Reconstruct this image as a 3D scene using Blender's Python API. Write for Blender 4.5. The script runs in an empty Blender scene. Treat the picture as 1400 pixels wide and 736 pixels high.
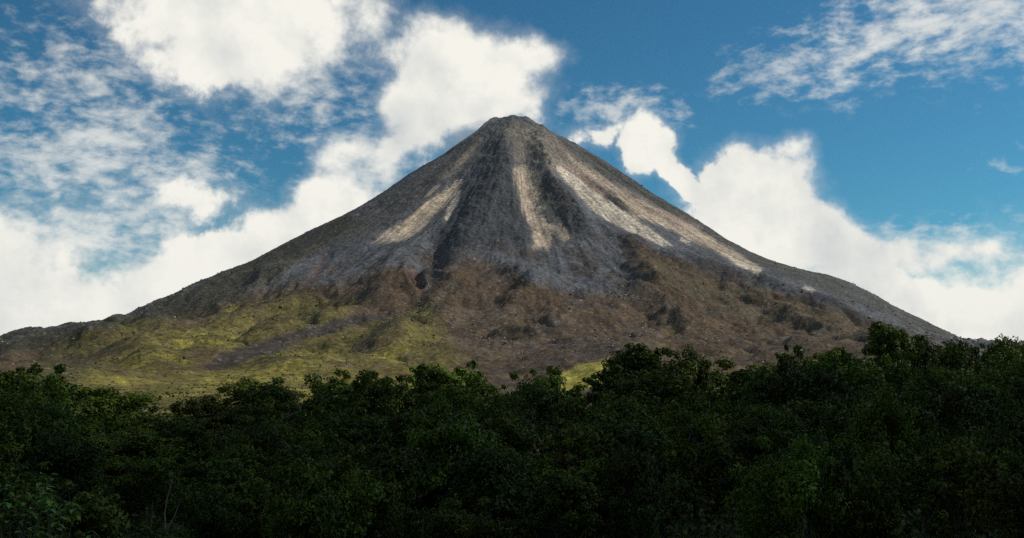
import bpy, bmesh, math, random
import numpy as np
from mathutils import Vector, Matrix

random.seed(7)
RNG = np.random.default_rng(11)
S = bpy.context.scene
COL = S.collection

# ------------------------------------------------------------------ camera
F = 1455.0                       # focal length in photo pixels (photo is 1400 x 736)
TILT = math.atan(192.0 / F)      # the lens looks slightly up at the cone
CT, ST = math.cos(TILT), math.sin(TILT)
cam_d = bpy.data.cameras.new("camera")
cam = bpy.data.objects.new("camera", cam_d)
COL.objects.link(cam)
cam_d.sensor_width = 36.0
cam_d.lens = 36.0 * F / 1400.0
cam_d.clip_start = 0.5
cam_d.clip_end = 60000.0
cam.rotation_euler = (math.pi / 2 + TILT, 0, 0)
S.camera = cam

# ------------------------------------------------------------------ light, exposure
SUN_AZ, SUN_EL = 82.0, 44.0      # degrees clockwise from the view direction (+Y), and above the horizon
EXPOSURE = -0.25
sun_d = bpy.data.lights.new("sun", 'SUN')
sun_d.energy = 4.3
sun_d.angle = math.radians(0.5)
sun_d.color = (1.0, 0.93, 0.82)
sun = bpy.data.objects.new("sun", sun_d)
COL.objects.link(sun)
sv = Vector((math.sin(math.radians(SUN_AZ)) * math.cos(math.radians(SUN_EL)),
             math.cos(math.radians(SUN_AZ)) * math.cos(math.radians(SUN_EL)),
             math.sin(math.radians(SUN_EL))))
sun.rotation_euler = sv.to_track_quat('Z', 'Y').to_euler()
S.view_settings.view_transform = 'Standard'
S.view_settings.look = 'None'
S.view_settings.exposure = EXPOSURE
S.view_settings.gamma = 1.0
S.view_settings.use_curve_mapping = False
S.render.engine = 'CYCLES'
S.cycles.use_denoising = False
S.cycles.max_bounces = 6
S.cycles.transparent_max_bounces = 8
S.cycles.volume_bounces = 1
S.cycles.use_adaptive_sampling = True


def aim(px, py):
    """direction of a photo pixel"""
    cx, cy = (px - 700.0) / F, -(py - 368.0) / F
    v = Vector((cx, CT - cy * ST, ST + cy * CT))
    return v.normalized()


def az_el(px, py):
    v = aim(px, py)
    return math.atan2(v.x, v.y), math.asin(v.z)


# ------------------------------------------------------------------ sky
class Nodes:
    def __init__(self, tree):
        self.t = tree
        tree.nodes.clear()

    def new(self, kind, **kw):
        n = self.t.nodes.new(kind)
        for k, v in kw.items():
            setattr(n, k, v)
        return n

    def link(self, a, b):
        self.t.links.new(a, b)

    def put(self, sock, v):
        if isinstance(v, bpy.types.NodeSocket):
            self.link(v, sock)
        else:
            sock.default_value = v

    def math(self, op, a, b=0.0, c=None, clamp=False):
        n = self.new('ShaderNodeMath', operation=op, use_clamp=clamp)
        self.put(n.inputs[0], a)
        self.put(n.inputs[1], b)
        if c is not None:
            self.put(n.inputs[2], c)
        return n.outputs[0]

    def vmath(self, op, a, b=None, scale=None):
        n = self.new('ShaderNodeVectorMath', operation=op)
        self.put(n.inputs[0], a)
        if b is not None:
            self.put(n.inputs[1], b)
        if scale is not None:
            self.put(n.inputs['Scale'], scale)
        return n.outputs['Value'] if op in ('LENGTH', 'DOT_PRODUCT') else n.outputs[0]

    def noise(self, vec, scale, detail=4.0, rough=0.5, dist=0.0, color=False):
        n = self.new('ShaderNodeTexNoise')
        self.put(n.inputs['Vector'], vec)
        n.inputs['Scale'].default_value = scale
        n.inputs['Detail'].default_value = detail
        n.inputs['Roughness'].default_value = rough
        n.inputs['Distortion'].default_value = dist
        return n.outputs['Color'] if color else n.outputs[0]

    def ramp(self, v, a, b, c=0.0, d=1.0, smooth=True):
        n = self.new('ShaderNodeMapRange', clamp=True)
        if smooth:
            n.interpolation_type = 'SMOOTHSTEP'
        for i, q in enumerate((v, a, b, c, d)):
            self.put(n.inputs[i], q)
        return n.outputs[0]

    def mix(self, f, a, b, mode='MIX'):
        n = self.new('ShaderNodeMix', data_type='RGBA', blend_type=mode)
        self.put(n.inputs[0], f)
        self.put(n.inputs[6], a)
        self.put(n.inputs[7], b)
        return n.outputs[2]


def build_sky():
    w = bpy.data.worlds.new("World")
    S.world = w
    w.use_nodes = True
    N = Nodes(w.node_tree)
    out = N.new('ShaderNodeOutputWorld')
    tc = N.new('ShaderNodeTexCoord')
    d = tc.outputs['Generated']
    sky = N.new('ShaderNodeTexSky', sky_type='NISHITA')
    sky.sun_disc = False
    sky.sun_elevation = math.radians(SUN_EL)
    sky.sun_rotation = math.radians(SUN_AZ)
    sky.air_density = 1.0
    sky.dust_density = 0.6
    sky.ozone_density = 2.0
    gm = N.new('ShaderNodeGamma')
    N.link(N.vmath('SCALE', sky.outputs[0], scale=0.12), gm.inputs[0])
    gm.inputs[1].default_value = 1.35
    sky_col = N.mix(1.0, gm.outputs[0], (4.8, 11.7, 11.9, 1), 'MULTIPLY')

    sep = N.new('ShaderNodeSeparateXYZ')
    N.link(d, sep.inputs[0])
    az = N.math('ARCTAN2', sep.outputs[0], sep.outputs[1])
    el = N.math('ARCSINE', sep.outputs[2])
    comb = N.new('ShaderNodeCombineXYZ')
    N.link(az, comb.inputs[0])
    N.link(el, comb.inputs[1])
    w1 = N.vmath('SUBTRACT', N.noise(d, 7.0, 3.0, 0.5, color=True), (0.5, 0.5, 0.5))
    w2 = N.vmath('SUBTRACT', N.noise(d, 24.0, 4.0, 0.6, color=True), (0.5, 0.5, 0.5))
    p = N.vmath('ADD', comb.outputs[0], N.vmath('SCALE', w1, scale=0.085))
    p = N.vmath('ADD', p, N.vmath('SCALE', w2, scale=0.034))

    def blobs(lst, k=1.0):
        acc = None
        for (px, py, rx, ry, rot, s) in lst:
            a, e = az_el(px, py)
            m = N.new('ShaderNodeMapping', vector_type='TEXTURE')
            N.link(p, m.inputs['Vector'])
            m.inputs['Location'].default_value = (a, e, 0)
            m.inputs['Rotation'].default_value = (0, 0, math.radians(-rot))
            m.inputs['Scale'].default_value = (k * rx / F, k * ry / F, 1)
            L = N.vmath('LENGTH', m.outputs[0])
            v = N.math('MULTIPLY_ADD', L, -s, s)
            acc = v if acc is None else N.math('SMOOTH_MAX', acc, v, 0.12)
        return acc

    # heaped clouds: where they lie in the sky (photo pixel, half width, half height, turn, weight)
    A = blobs([
        (330, 20, 180, 118, 5, 1.0), (300, 80, 100, 70, 0, 0.9), (445, 15, 90, 60, 20, 0.5),
        (625, 105, 128, 92, 0, 1.0), (575, 165, 100, 66, -25, 0.9), (700, 78, 66, 44, 0, 0.8), (490, 212, 70, 40, -20, 0.6), (545, 205, 60, 40, -30, 0.8),
        (30, 422, 290, 68, 0, 1.3), (260, 364, 170, 52, -12, 1.0), (430, 285, 110, 44, -26, 0.9), (340, 390, 240, 82, -28, 1.3),
        (210, 276, 70, 18, 4, 0.32), (-180, 350, 260, 110, 0, 1.0),
        (884, 212, 48, 46, 35, 0.9), (815, 186, 60, 18, 0, 0.35), (942, 262, 70, 24, 40, 0.75),
        (1050, 275, 102, 66, 5, 1.1), (1125, 330, 130, 54, 34, 1.1), (1235, 408, 160, 42, 22, 1.2), (1370, 450, 190, 50, 8, 1.2),
        (1350, 350, 190, 26, 3, 0.5), (1560, 400, 240, 110, 0, 1.1), (1030, 340, 110, 60, 34, 1.0),
    ], 1.0)
    # the ripple clouds, thin
    B = blobs([
        (110, 100, 250, 100, 5, 0.9), (120, 200, 250, 110, -5, 1.1), (250, 240, 170, 95, 0, 1.0), (420, 145, 190, 95, -10, 0.9),
        (480, 235, 150, 70, -25, 0.9), (850, 165, 150, 42, 4, 1.0), (1230, 40, 270, 105, -12, 1.25), (1350, 50, 230, 105, 0, 1.25),
        (1070, 100, 115, 52, -14, 1.1), (1190, 95, 100, 50, 0, 0.8), (-160, 120, 260, 220, 0, 1.0), (1330, 345, 260, 70, 5, 0.9),
        (1390, 215, 90, 42, 0, 0.45), (1620, 60, 260, 160, 0, 1.0), (120, 310, 280, 70, 0, 1.2),
    ])
    # beyond the view the same half-clouded sky goes on
    outm = N.math('MAXIMUM', N.ramp(N.math('ABSOLUTE', az), 0.50, 0.75), N.ramp(el, 0.46, 0.62))
    big = N.noise(d, 2.6, 3.0, 0.5)
    o = N.math('ADD', N.math('MULTIPLY', N.math('SUBTRACT', big, 0.5), 3.2), -0.22)
    o = N.math('ADD', o, N.math('MULTIPLY', N.math('SUBTRACT', outm, 1.0), 3.0))
    A = N.math('MAXIMUM', A, o)

    n1 = N.noise(d, 13.0, 10.0, 0.60, 0.08)
    fa = N.math('ADD', A, N.math('MULTIPLY', N.math('SUBTRACT', n1, 0.5), 1.7))
    edge = N.ramp(N.noise(d, 4.2, 2.0, 0.5), 0.38, 0.62, 0.17, 0.42)
    alpha_a = N.ramp(fa, 0.0, edge)
    # ripples: stretched cells
    ms = N.new('ShaderNodeMapping')
    N.link(N.vmath('ADD', comb.outputs[0], N.vmath('SCALE', w1, scale=0.03)), ms.inputs['Vector'])
    ms.inputs['Rotation'].default_value = (0, 0, math.radians(10))
    ms.inputs['Scale'].default_value = (1.0, 1.9, 1.0)
    n2 = N.noise(ms.outputs[0], 46.0, 5.0, 0.60, 0.0)
    n3 = N.noise(d, 9.0, 3.0, 0.5)
    fb = N.math('ADD', N.math('MULTIPLY', N.math('SUBTRACT', n2, 0.5), 2.6),
                N.math('ADD', N.math('MULTIPLY', N.math('SUBTRACT', n3, 0.5), 1.2), N.math('MULTIPLY_ADD', B, 1.0, -0.42)))
    alpha_b = N.math('MULTIPLY', N.ramp(fb, -0.25, 1.10), N.ramp(B, 0.0, 0.3))
    alpha_b = N.math('MULTIPLY', alpha_b, 0.74)
    # thin veil round the heaped clouds
    alpha_c = N.math('MULTIPLY', N.ramp(fa, -0.30, 0.25), 0.22)
    inv = N.math('MULTIPLY', N.math('SUBTRACT', 1.0, alpha_a), N.math('SUBTRACT', 1.0, alpha_b))
    inv = N.math('MULTIPLY', inv, N.math('SUBTRACT', 1.0, alpha_c))
    alpha = N.math('SUBTRACT', 1.0, inv)

    # the clouds' own light and grey: a second look towards the sun
    dsh = N.vmath('ADD', d, tuple(sv * 0.030))
    n1s = N.noise(dsh, 13.0, 6.0, 0.55, 0.08)
    relief = N.math('SUBTRACT', n1, n1s)
    thick = N.ramp(fa, 0.2, 1.2)
    soft = N.noise(d, 6.0, 4.0, 0.5)
    shade = N.math('ADD', N.math('MULTIPLY', relief, 1.7), N.math('MULTIPLY', N.math('SUBTRACT', soft, 0.5), 1.15))
    shade = N.math('ADD', shade, 0.86)
    shade = N.math('SUBTRACT', shade, N.math('MULTIPLY', thick, 0.06), clamp=True)
    ccol = N.mix(shade, (0.55, 0.60, 0.63, 1), (1.0, 0.98, 0.90, 1))

    bs = N.new('ShaderNodeBackground')
    N.link(sky_col, bs.inputs[0])
    bs.inputs[1].default_value = 0.075
    bc = N.new('ShaderNodeBackground')
    N.link(ccol, bc.inputs[0])
    bc.inputs[1].default_value = 1.10
    mx = N.new('ShaderNodeMixShader')
    N.link(alpha, mx.inputs[0])
    N.link(bs.outputs[0], mx.inputs[1])
    N.link(bc.outputs[0], mx.inputs[2])
    N.link(mx.outputs[0], out.inputs[0])
    w.cycles.sampling_method = 'MANUAL'
    w.cycles.sample_map_resolution = 512


build_sky()


# ------------------------------------------------------------------ noise in numpy
def _h(ix, iy, seed):
    h = (ix.astype(np.int64) * 374761393 + iy.astype(np.int64) * 668265263 + seed * 974711) & 0xFFFFFFFF
    h = ((h ^ (h >> 13)) * 1274126177) & 0xFFFFFFFF
    return (h ^ (h >> 16)) & 0xFFFF


_ANG = np.arange(65536) * (2 * math.pi / 65536)
_GX, _GY = np.cos(_ANG), np.sin(_ANG)


def perlin(x, y, seed=0):
    ix, iy = np.floor(x), np.floor(y)
    fx, fy = x - ix, y - iy
    ux, uy = fx * fx * fx * (fx * (fx * 6 - 15) + 10), fy * fy * fy * (fy * (fy * 6 - 15) + 10)

    def g(ox, oy):
        k = _h(ix + ox, iy + oy, seed)
        return _GX[k] * (fx - ox) + _GY[k] * (fy - oy)
    a, b, c, d = g(0, 0), g(1, 0), g(0, 1), g(1, 1)
    return ((a + (b - a) * ux) * (1 - uy) + (c + (d - c) * ux) * uy) * 1.5


def fbm(x, y, o=5, seed=0, gain=0.5, kind=0):
    """kind 0 plain, 1 ridged (sharp crests), 2 billow (round lumps)"""
    v, a, t = 0.0, 1.0, 0.0
    for i in range(o):
        n = perlin(x, y, seed + 17 * i)
        if kind == 1:
            n = 1 - 2 * np.abs(n)
        elif kind == 2:
            n = 2 * np.abs(n) - 0.5
        v = v + a * n
        t += a
        a *= gain
        x, y = x * 2.03 + 3.7, y * 2.03 - 1.3
    return v / t


def sm(a, b, v):
    t = np.clip((v - a) / (b - a), 0, 1)
    return t * t * (3 - 2 * t)


# ------------------------------------------------------------------ the lie of the land
XS, YS = 20.0, 4500.0            # the summit stands here


def project(x, y, z):
    f = y * CT + z * ST
    f = np.where(f < 1.0, 1.0, f)
    return 700 + F * x / f, 368 - F * (-y * ST + z * CT) / f


SKYLINE = np.array([
    (-150, 478), (0, 460), (60, 450), (110, 440), (170, 432), (200, 417), (240, 400), (290, 378), (330, 362), (370, 343), (410, 322),
    (450, 303), (490, 283), (520, 265), (545, 248), (570, 232), (600, 215), (625, 197), (645, 183), (660, 171), (668, 165),
    (685, 162), (705, 159), (718, 161), (730, 167), (745, 176), (765, 185), (790, 198), (820, 216), (850, 236), (880, 256), (910, 275),
    (940, 292), (970, 311), (1000, 330), (1030, 344), (1060, 355), (1100, 367), (1130, 373), (1160, 383), (1200, 403), (1240, 422),
    (1270, 438), (1300, 448), (1350, 466), (1400, 474), (1550, 490)], float)

RR = np.arange(0, 6001, 10.0)


def smooth(v, k):
    ker = np.hanning(2 * k + 1)
    ker /= ker.sum()
    return np.convolve(np.pad(v, k, mode='edge'), ker, mode='valid')


P_FRONT = smooth(np.interp(RR, [0, 60, 300, 700, 1100, 1500, 2000, 2700, 3400, 4000, 4300, 6000],
                           [1236, 1215, 1010, 700, 455, 300, 180, 92, 30, -3, -12, -12]), 6)
P_BACK = smooth(np.interp(RR, [0, 100, 1500, 3000, 6000], [1236, 1160, 200, 0, -20]), 3)


def side_profile(pts):
    r = np.abs((pts[:, 0] - 700) / F * 4400 - XS)
    z = (560 - pts[:, 1]) / F * 4480
    o = np.argsort(r)
    return np.interp(RR, r[o], z[o])


P_LEFT = side_profile(SKYLINE[SKYLINE[:, 0] <= 705])
P_RIGHT = side_profile(SKYLINE[SKYLINE[:, 0] >= 705])


def base_h(x, y):
    dx, dy = x - XS, y - YS
    r = np.hypot(dx, dy) + 1e-6
    k = sm(10, 110, r)
    c, s = dx / r, dy / r
    wr, wl = np.maximum(c, 0) ** 2, np.maximum(-c, 0) ** 2
    wf, wb = np.maximum(-s, 0) ** 2, np.maximum(s, 0) ** 2
    h = (wr * np.interp(r, RR, P_RIGHT) + wl * np.interp(r, RR, P_LEFT)
         + wf * np.interp(r, RR, P_FRONT) + wb * np.interp(r, RR, P_BACK))
    return h * k + np.minimum(0.5 * (np.interp(r, RR, P_RIGHT) + np.interp(r, RR, P_LEFT)), 1240.0) * (1 - k)


def ray_line(px, ys):
    """world x and base height along the column of a photo pixel"""
    k = (px - 700) / F
    x = k * ys * CT
    for _ in range(3):
        x = k * (ys * CT + base_h(x, ys) * ST)
    return x, base_h(x, ys)


def fit_profiles():
    global P_LEFT, P_RIGHT
    ys = np.linspace(2600, 5600, 400)
    for it in range(9):
        res = {0: [], 1: []}
        for px, py in SKYLINE:
            x, z = ray_line(px, ys)
            _, q = project(x, ys, z)
            i = int(np.argmin(q))
            r = math.hypot(x[i] - XS, ys[i] - YS)
            dz = (q[i] - py) * (ys[i] * CT + z[i] * ST) / F
            res[0 if px < 705 else 1].append((r, dz))
        for s in (0, 1):
            a = np.array(sorted(res[s]))
            corr = np.interp(RR, a[:, 0], a[:, 1])
            corr[RR < 25] *= 0.3
            if s == 0:
                P_LEFT = P_LEFT + smooth(0.7 * corr, 2)
            else:
                P_RIGHT = P_RIGHT + smooth(0.7 * corr, 2)


fit_profiles()


def ground_at(px, py):
    """the place on the mountainside that the photo shows at this pixel (x, y)"""
    ys = np.concatenate([np.linspace(400, 2500, 500), np.linspace(2503, 4700, 700)])
    x, z = ray_line(px, ys)
    _, q = project(x, ys, z)
    i = np.argmax(q <= py) if np.any(q <= py) else int(np.argmin(q))
    return float(x[i]), float(ys[i])


def seg_dist(X, Y, pts):
    """distance to a polyline and how far along it (0..1)"""
    best = np.full(X.shape, 1e9)
    along = np.zeros(X.shape)
    n = len(pts) - 1
    for i in range(n):
        (ax, ay), (bx, by) = pts[i], pts[i + 1]
        vx, vy = bx - ax, by - ay
        t = np.clip(((X - ax) * vx + (Y - ay) * vy) / (vx * vx + vy * vy + 1e-9), 0, 1)
        d = np.hypot(X - ax - t * vx, Y - ay - t * vy)
        m = d < best
        best = np.where(m, d, best)
        along = np.where(m, (i + t) / n, along)
    return best, along


# ribs, lobes and gullies of the cone: path over the photo, half width (m), height (m, negative = gully), end fade
RIBS = [
    ([(694, 178), (692, 215), (680, 255), (660, 300), (640, 335)], 85, 34),
    ([(668, 172), (640, 205), (610, 240), (585, 275), (545, 310)], 45, 10),
    ([(738, 180), (742, 215), (762, 262), (785, 300), (800, 316)], 60, 30),
    ([(745, 182), (790, 225), (850, 265), (920, 305), (1000, 352)], 50, 12),
    ([(800, 243), (835, 268), (868, 292)], 36, 12),
    ([(712, 215), (722, 260), (735, 300), (745, 335)], 46, -16),
    ([(758, 235), (800, 280), (860, 310), (915, 336)], 40, -11),
    ([(632, 247), (590, 288), (540, 325)], 50, -12),
    ([(600, 335), (592, 360), (582, 392)], 42, -28),
    ([(560, 345), (548, 368), (545, 395), (520, 425)], 95, 30),
    ([(640, 348), (625, 375), (620, 410), (600, 445)], 95, 26),
    ([(690, 368), (720, 392), (740, 420)], 80, 22),
    ([(850, 326), (880, 345), (950, 372), (1050, 402), (1150, 430), (1220, 450)], 70, 34),
    ([(866, 345), (880, 375), (900, 400)], 70, 22),
    ([(800, 402), (850, 402), (905, 414)], 60, 22),
    ([(690, 430), (730, 412), (790, 408)], 60, 20),
    ([(900, 440), (925, 437), (955, 452)], 50, 18),
    ([(470, 396), (420, 410), (350, 432), (300, 452)], 75, 20),
    ([(540, 424), (450, 446), (380, 466), (300, 494)], 55, 15),
    ([(600, 440), (560, 465), (520, 490)], 60, 16),
    ([(655, 465), (720, 470), (800, 478)], 60, 16),
    ([(1000, 420), (1080, 440), (1160, 462)], 80, 16),
    ([(110, 480), (165, 490), (220, 515)], 50, 12),
]
RIBS = [([ground_at(*q) for q in pts], w, h) for pts, w, h in RIBS]


def land(X, Y, calm=0.0):
    """height and the flow coordinates of the land at any place"""
    dx, dy = X - XS, Y - YS
    r = np.hypot(dx, dy)
    ang = np.arctan2(dx, -dy)
    Z = base_h(X, Y)
    up = sm(1700, 900, r)                    # 1 on the cone, 0 on the foot
    rest = 1.0 - 0.85 * calm
    foot = rest * sm(900, 1500, r) * sm(420, 1000, Y) * np.clip(Y / 2500, 0.1, 1) * (0.08 + 0.92 * sm(1.40, 0.85, np.abs(ang)))
    top = sm(20, 200, r)
    # long radial ribs and gullies
    q = fbm(ang * 5.0 + 2.0, r / 900.0, 4, 3, 0.55, 1)
    Z = Z + (q - 0.2) * 20 * top * up * sm(0, 900, r + 150) * (0.35 + 0.65 * rest) * sm(1.75, 0.8, np.abs(ang))
    q = fbm(ang * 17.0, r / 420.0 + 0.25 * fbm(X / 160, Y / 160, 2, 5), 4, 9, 0.55, 1)
    Z = Z + (q - 0.2) * 9 * top * (0.25 + up) * rest * (0.6 + 0.9 * fbm(X / 300, Y / 300, 2, 55))
    # round lobes of old lava at the foot
    wx, wy = X + 70 * fbm(X / 240, Y / 240, 3, 21), Y + 70 * fbm(X / 240, Y / 240, 3, 22)
    Z = Z + foot * (54 * fbm(wx / 330, wy / 560, 3, 31, 0.5, 2) + 9 * fbm(wx / 120, wy / 150, 4, 33, 0.55, 2))
    Z = Z + foot * 15 * (fbm(wx / 135 + 0.3, wy / 380, 4, 35, 0.5, 1) - 0.2)
    for pts, w, h in RIBS:
        m = (X > min(p[0] for p in pts) - 3 * w) & (X < max(p[0] for p in pts) + 3 * w) & \
            (Y > min(p[1] for p in pts) - 3 * w) & (Y < max(p[1] for p in pts) + 3 * w)
        if not m.any():
            continue
        xx = X[m] + 22 * fbm(X[m] / 70, Y[m] / 70, 3, 41)
        yy = Y[m] + 22 * fbm(X[m] / 70, Y[m] / 70, 3, 42)
        d, t = seg_dist(xx, yy, pts)
        prof = np.exp(-(d / w) ** 2 * 1.3) * (0.45 + 0.55 * sm(0, 0.25, t)) * (0.55 + 0.45 * sm(1.0, 0.75, t))
        Z[m] += (1.55 if pts[-1][1] < 3600 else 1.35) * h * prof
    rough = 0.55 + 0.75 * fbm(X / 260, Y / 260, 3, 51)
    side = 0.16 + 0.84 * sm(1.5, 0.8, np.abs(ang))
    rough = np.clip(rough, 0.15, 1.2) * (0.55 + 0.45 * up) * side
    Z = Z + 11 * rough * top * fbm(X / 62, Y / 62, 5, 61, 0.58, 1) * sm(500, 1400, Y) * rest
    # blocky lava on the dark ribs
    lav = 0.0
    for pts, w in ((RIBS[0][0], 95), (RIBS[2][0], 60), (RIBS[4][0], 40)):
        lav = np.maximum(lav, np.exp(-(seg_dist(X, Y, pts)[0] / w) ** 2))
    Z = Z + lav * rest * (10 * fbm(X / 48, Y / 48, 5, 73, 0.58, 1) + 5 * fbm(X / 24, Y / 24, 3, 75, 0.6, 2))
    Z = Z + 2.6 * fbm(X / 17, Y / 17, 3, 71, 0.6, 1) * sm(900, 1800, Y) * rest
    Z = Z + 13 * np.exp(-((X - 16) / 26) ** 2 - ((Y - YS) / 70) ** 2) - 9 * np.exp(-((X + 48) / 26) ** 2 - ((Y - YS) / 90) ** 2)
    Z = Z + 8 * np.exp(-((X - 270) / 16) ** 2 - ((Y - YS) / 90) ** 2)
    Z = Z + 11.0 * sm(420, 40, r) * fbm(X / 42, Y / 42, 5, 81, 0.6)
    return Z, r, ang


def refit_profiles():
    """bring the skyline with all its relief back onto the photographed one"""
    global P_LEFT, P_RIGHT
    ys = np.linspace(2700, 5300, 260)
    for it in range(5):
        res = {0: [], 1: []}
        X = np.stack([ray_line(px, ys)[0] for px, py in SKYLINE])
        Yg = np.repeat(ys[None], len(SKYLINE), 0)
        Z = land(X, Yg)[0]
        PX, PY = project(X, Yg, Z)
        for j, (px, py) in enumerate(SKYLINE):
            i = int(np.argmin(PY[j]))
            r = math.hypot(X[j, i] - XS, ys[i] - YS)
            res[0 if px < 705 else 1].append((r, (PY[j, i] - py) * ys[i] / F))
        for sd in (0, 1):
            a = np.array(sorted(res[sd]))
            corr = smooth(0.7 * np.interp(RR, a[:, 0], a[:, 1]) * sm(60, 260, RR), 3)
            if sd == 0:
                P_LEFT = P_LEFT + corr
            else:
                P_RIGHT = P_RIGHT + corr


refit_profiles()


# forest floor: a shallow bowl that the viewpoint overlooks
def floor_h(X, Y):
    d = np.hypot(X, Y)
    z = np.interp(d, [0, 6, 14, 30, 42, 120, 210, 330, 500], [-2.2, -2.4, -5.0, -8.0, -8.6, -10.5, -11.8, -12, -12])
    return z + 0.5 * fbm(X / 25, Y / 25, 3, 91)


def whole_h(X, Y, calm=0.0):
    Z, r, ang = land(X, Y, calm)
    t = sm(330, 700, np.hypot(X, Y))
    return Z * t + floor_h(X, Y) * (1 - t), r, ang


# ------------------------------------------------------------------ materials
def material(name):
    m = bpy.data.materials.new(name)
    m.use_nodes = True
    N = Nodes(m.node_tree)
    out = N.new('ShaderNodeOutputMaterial')
    return m, N, out


def mat_volcano():
    m, N, out = material("volcanic_slope")
    col = N.new('ShaderNodeAttribute', attribute_name="albedo")
    flow = N.new('ShaderNodeAttribute', attribute_name="flow")
    green = N.new('ShaderNodeAttribute', attribute_name="growth")
    geo = N.new('ShaderNodeNewGeometry')
    P = geo.outputs['Position']
    # streaks that run down the slope
    st = N.noise(flow.outputs['Vector'], 1.0, 6.0, 0.65, 0.2)
    stv = N.ramp(st, 0.3, 0.7, 0.78, 1.24)
    big = N.ramp(N.noise(P, 0.012, 5.0, 0.6), 0.3, 0.7, 0.82, 1.2)
    gr = N.noise(P, 0.085, 5.0, 0.72)
    grv = N.ramp(gr, 0.28, 0.72, 0.60, 1.44)
    vo = N.new('ShaderNodeTexVoronoi', feature='F1')
    N.link(P, vo.inputs['Vector'])
    vo.inputs['Scale'].default_value = 0.16
    hsv = N.new('ShaderNodeSeparateColor')
    N.link(vo.outputs['Color'], hsv.inputs[0])
    stone = N.ramp(hsv.outputs[0], 0.0, 1.0, 0.72, 1.3, smooth=False)
    pale = N.ramp(hsv.outputs[1], 0.94, 0.96, 0.0, 0.8)
    k = N.math('MULTIPLY', N.math('MULTIPLY', stv, big), N.math('MULTIPLY', grv, stone))
    c = N.vmath('SCALE', col.outputs['Color'], scale=k)
    c = N.mix(N.math('MULTIPLY', pale, 0.30), c, (0.30, 0.27, 0.235, 1))
    # tufts on the grown-over ground
    tuft = N.ramp(N.noise(P, 0.11, 4.0, 0.65), 0.52, 0.64)
    c = N.mix(N.math('MULTIPLY', tuft, green.outputs['Fac']), c, (0.040, 0.044, 0.012, 1))
    b = N.new('ShaderNodeBsdfPrincipled')
    N.link(c, b.inputs['Base Color'])
    b.inputs['Roughness'].default_value = 0.95
    b.inputs['Specular IOR Level'].default_value = 0.15
    bmp = N.new('ShaderNodeBump')
    bmp.inputs['Strength'].default_value = 0.75
    bmp.inputs['Distance'].default_value = 5.0
    N.link(N.math('ADD', gr, N.math('MULTIPLY', vo.outputs['Distance'], -0.10)), bmp.inputs['Height'])
    N.link(bmp.outputs[0], b.inputs['Normal'])
    N.link(b.outputs[0], out.inputs[0])
    return m


def mat_plain(name, c1, c2, scale, rough=0.9):
    m, N, out = material(name)
    geo = N.new('ShaderNodeNewGeometry')
    f = N.ramp(N.noise(geo.outputs['Position'], scale, 6.0, 0.6), 0.3, 0.7)
    b = N.new('ShaderNodeBsdfPrincipled')
    N.link(N.mix(f, c1 + (1,), c2 + (1,)), b.inputs['Base Color'])
    b.inputs['Roughness'].default_value = rough
    b.inputs['Specular IOR Level'].default_value = 0.2
    N.link(b.outputs[0], out.inputs[0])
    return m


def mat_bark():
    m, N, out = material("bark")
    tc = N.new('ShaderNodeTexCoord')
    mp = N.new('ShaderNodeMapping')
    N.link(tc.outputs['Object'], mp.inputs[0])
    mp.inputs['Scale'].default_value = (6, 6, 1.2)
    n = N.noise(mp.outputs[0], 3.0, 6.0, 0.65)
    b = N.new('ShaderNodeBsdfPrincipled')
    N.link(N.mix(N.ramp(n, 0.3, 0.7), (0.035, 0.027, 0.020, 1), (0.095, 0.080, 0.062, 1)), b.inputs['Base Color'])
    b.inputs['Roughness'].default_value = 0.9
    bmp = N.new('ShaderNodeBump')
    bmp.inputs['Strength'].default_value = 0.6
    bmp.inputs['Distance'].default_value = 0.05
    N.link(n, bmp.inputs['Height'])
    N.link(bmp.outputs[0], b.inputs['Normal'])
    N.link(b.outputs[0], out.inputs[0])
    return m


def mat_leaf(name, a, b_, tone=1.0, trans=0.16):
    """leaf green from a to b_: varies per leaf (attribute), per tree (object random)"""
    m, N, out = material(name)
    at = N.new('ShaderNodeAttribute', attribute_name="leaf_tone")
    oi = N.new('ShaderNodeObjectInfo')
    f = N.math('ADD', N.math('MULTIPLY', at.outputs['Fac'], 0.75), N.math('MULTIPLY', oi.outputs['Random'], 0.40), clamp=True)
    c = N.mix(f, a + (1,), b_ + (1,))
    hs = N.new('ShaderNodeHueSaturation')
    N.link(c, hs.inputs['Color'])
    N.link(N.ramp(oi.outputs['Random'], 0, 1, 0.485, 0.522, smooth=False), hs.inputs['Hue'])
    rv = N.math('FRACT', N.math('MULTIPLY', oi.outputs['Random'], 7.13))
    N.link(N.ramp(rv, 0, 1, 0.60 * tone, 1.40 * tone, smooth=False), hs.inputs['Value'])
    hs.inputs['Saturation'].default_value = 1.0
    p = N.new('ShaderNodeBsdfPrincipled')
    N.link(hs.outputs[0], p.inputs['Base Color'])
    p.inputs['Roughness'].default_value = 0.5
    p.inputs['Specular IOR Level'].default_value = 0.10
    t = N.new('ShaderNodeBsdfTranslucent')
    N.link(hs.outputs[0], t.inputs['Color'])
    mx = N.new('ShaderNodeMixShader')
    mx.inputs[0].default_value = trans
    N.link(p.outputs[0], mx.inputs[1])
    N.link(t.outputs[0], mx.inputs[2])
    N.link(mx.outputs[0], out.inputs[0])
    return m


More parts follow.
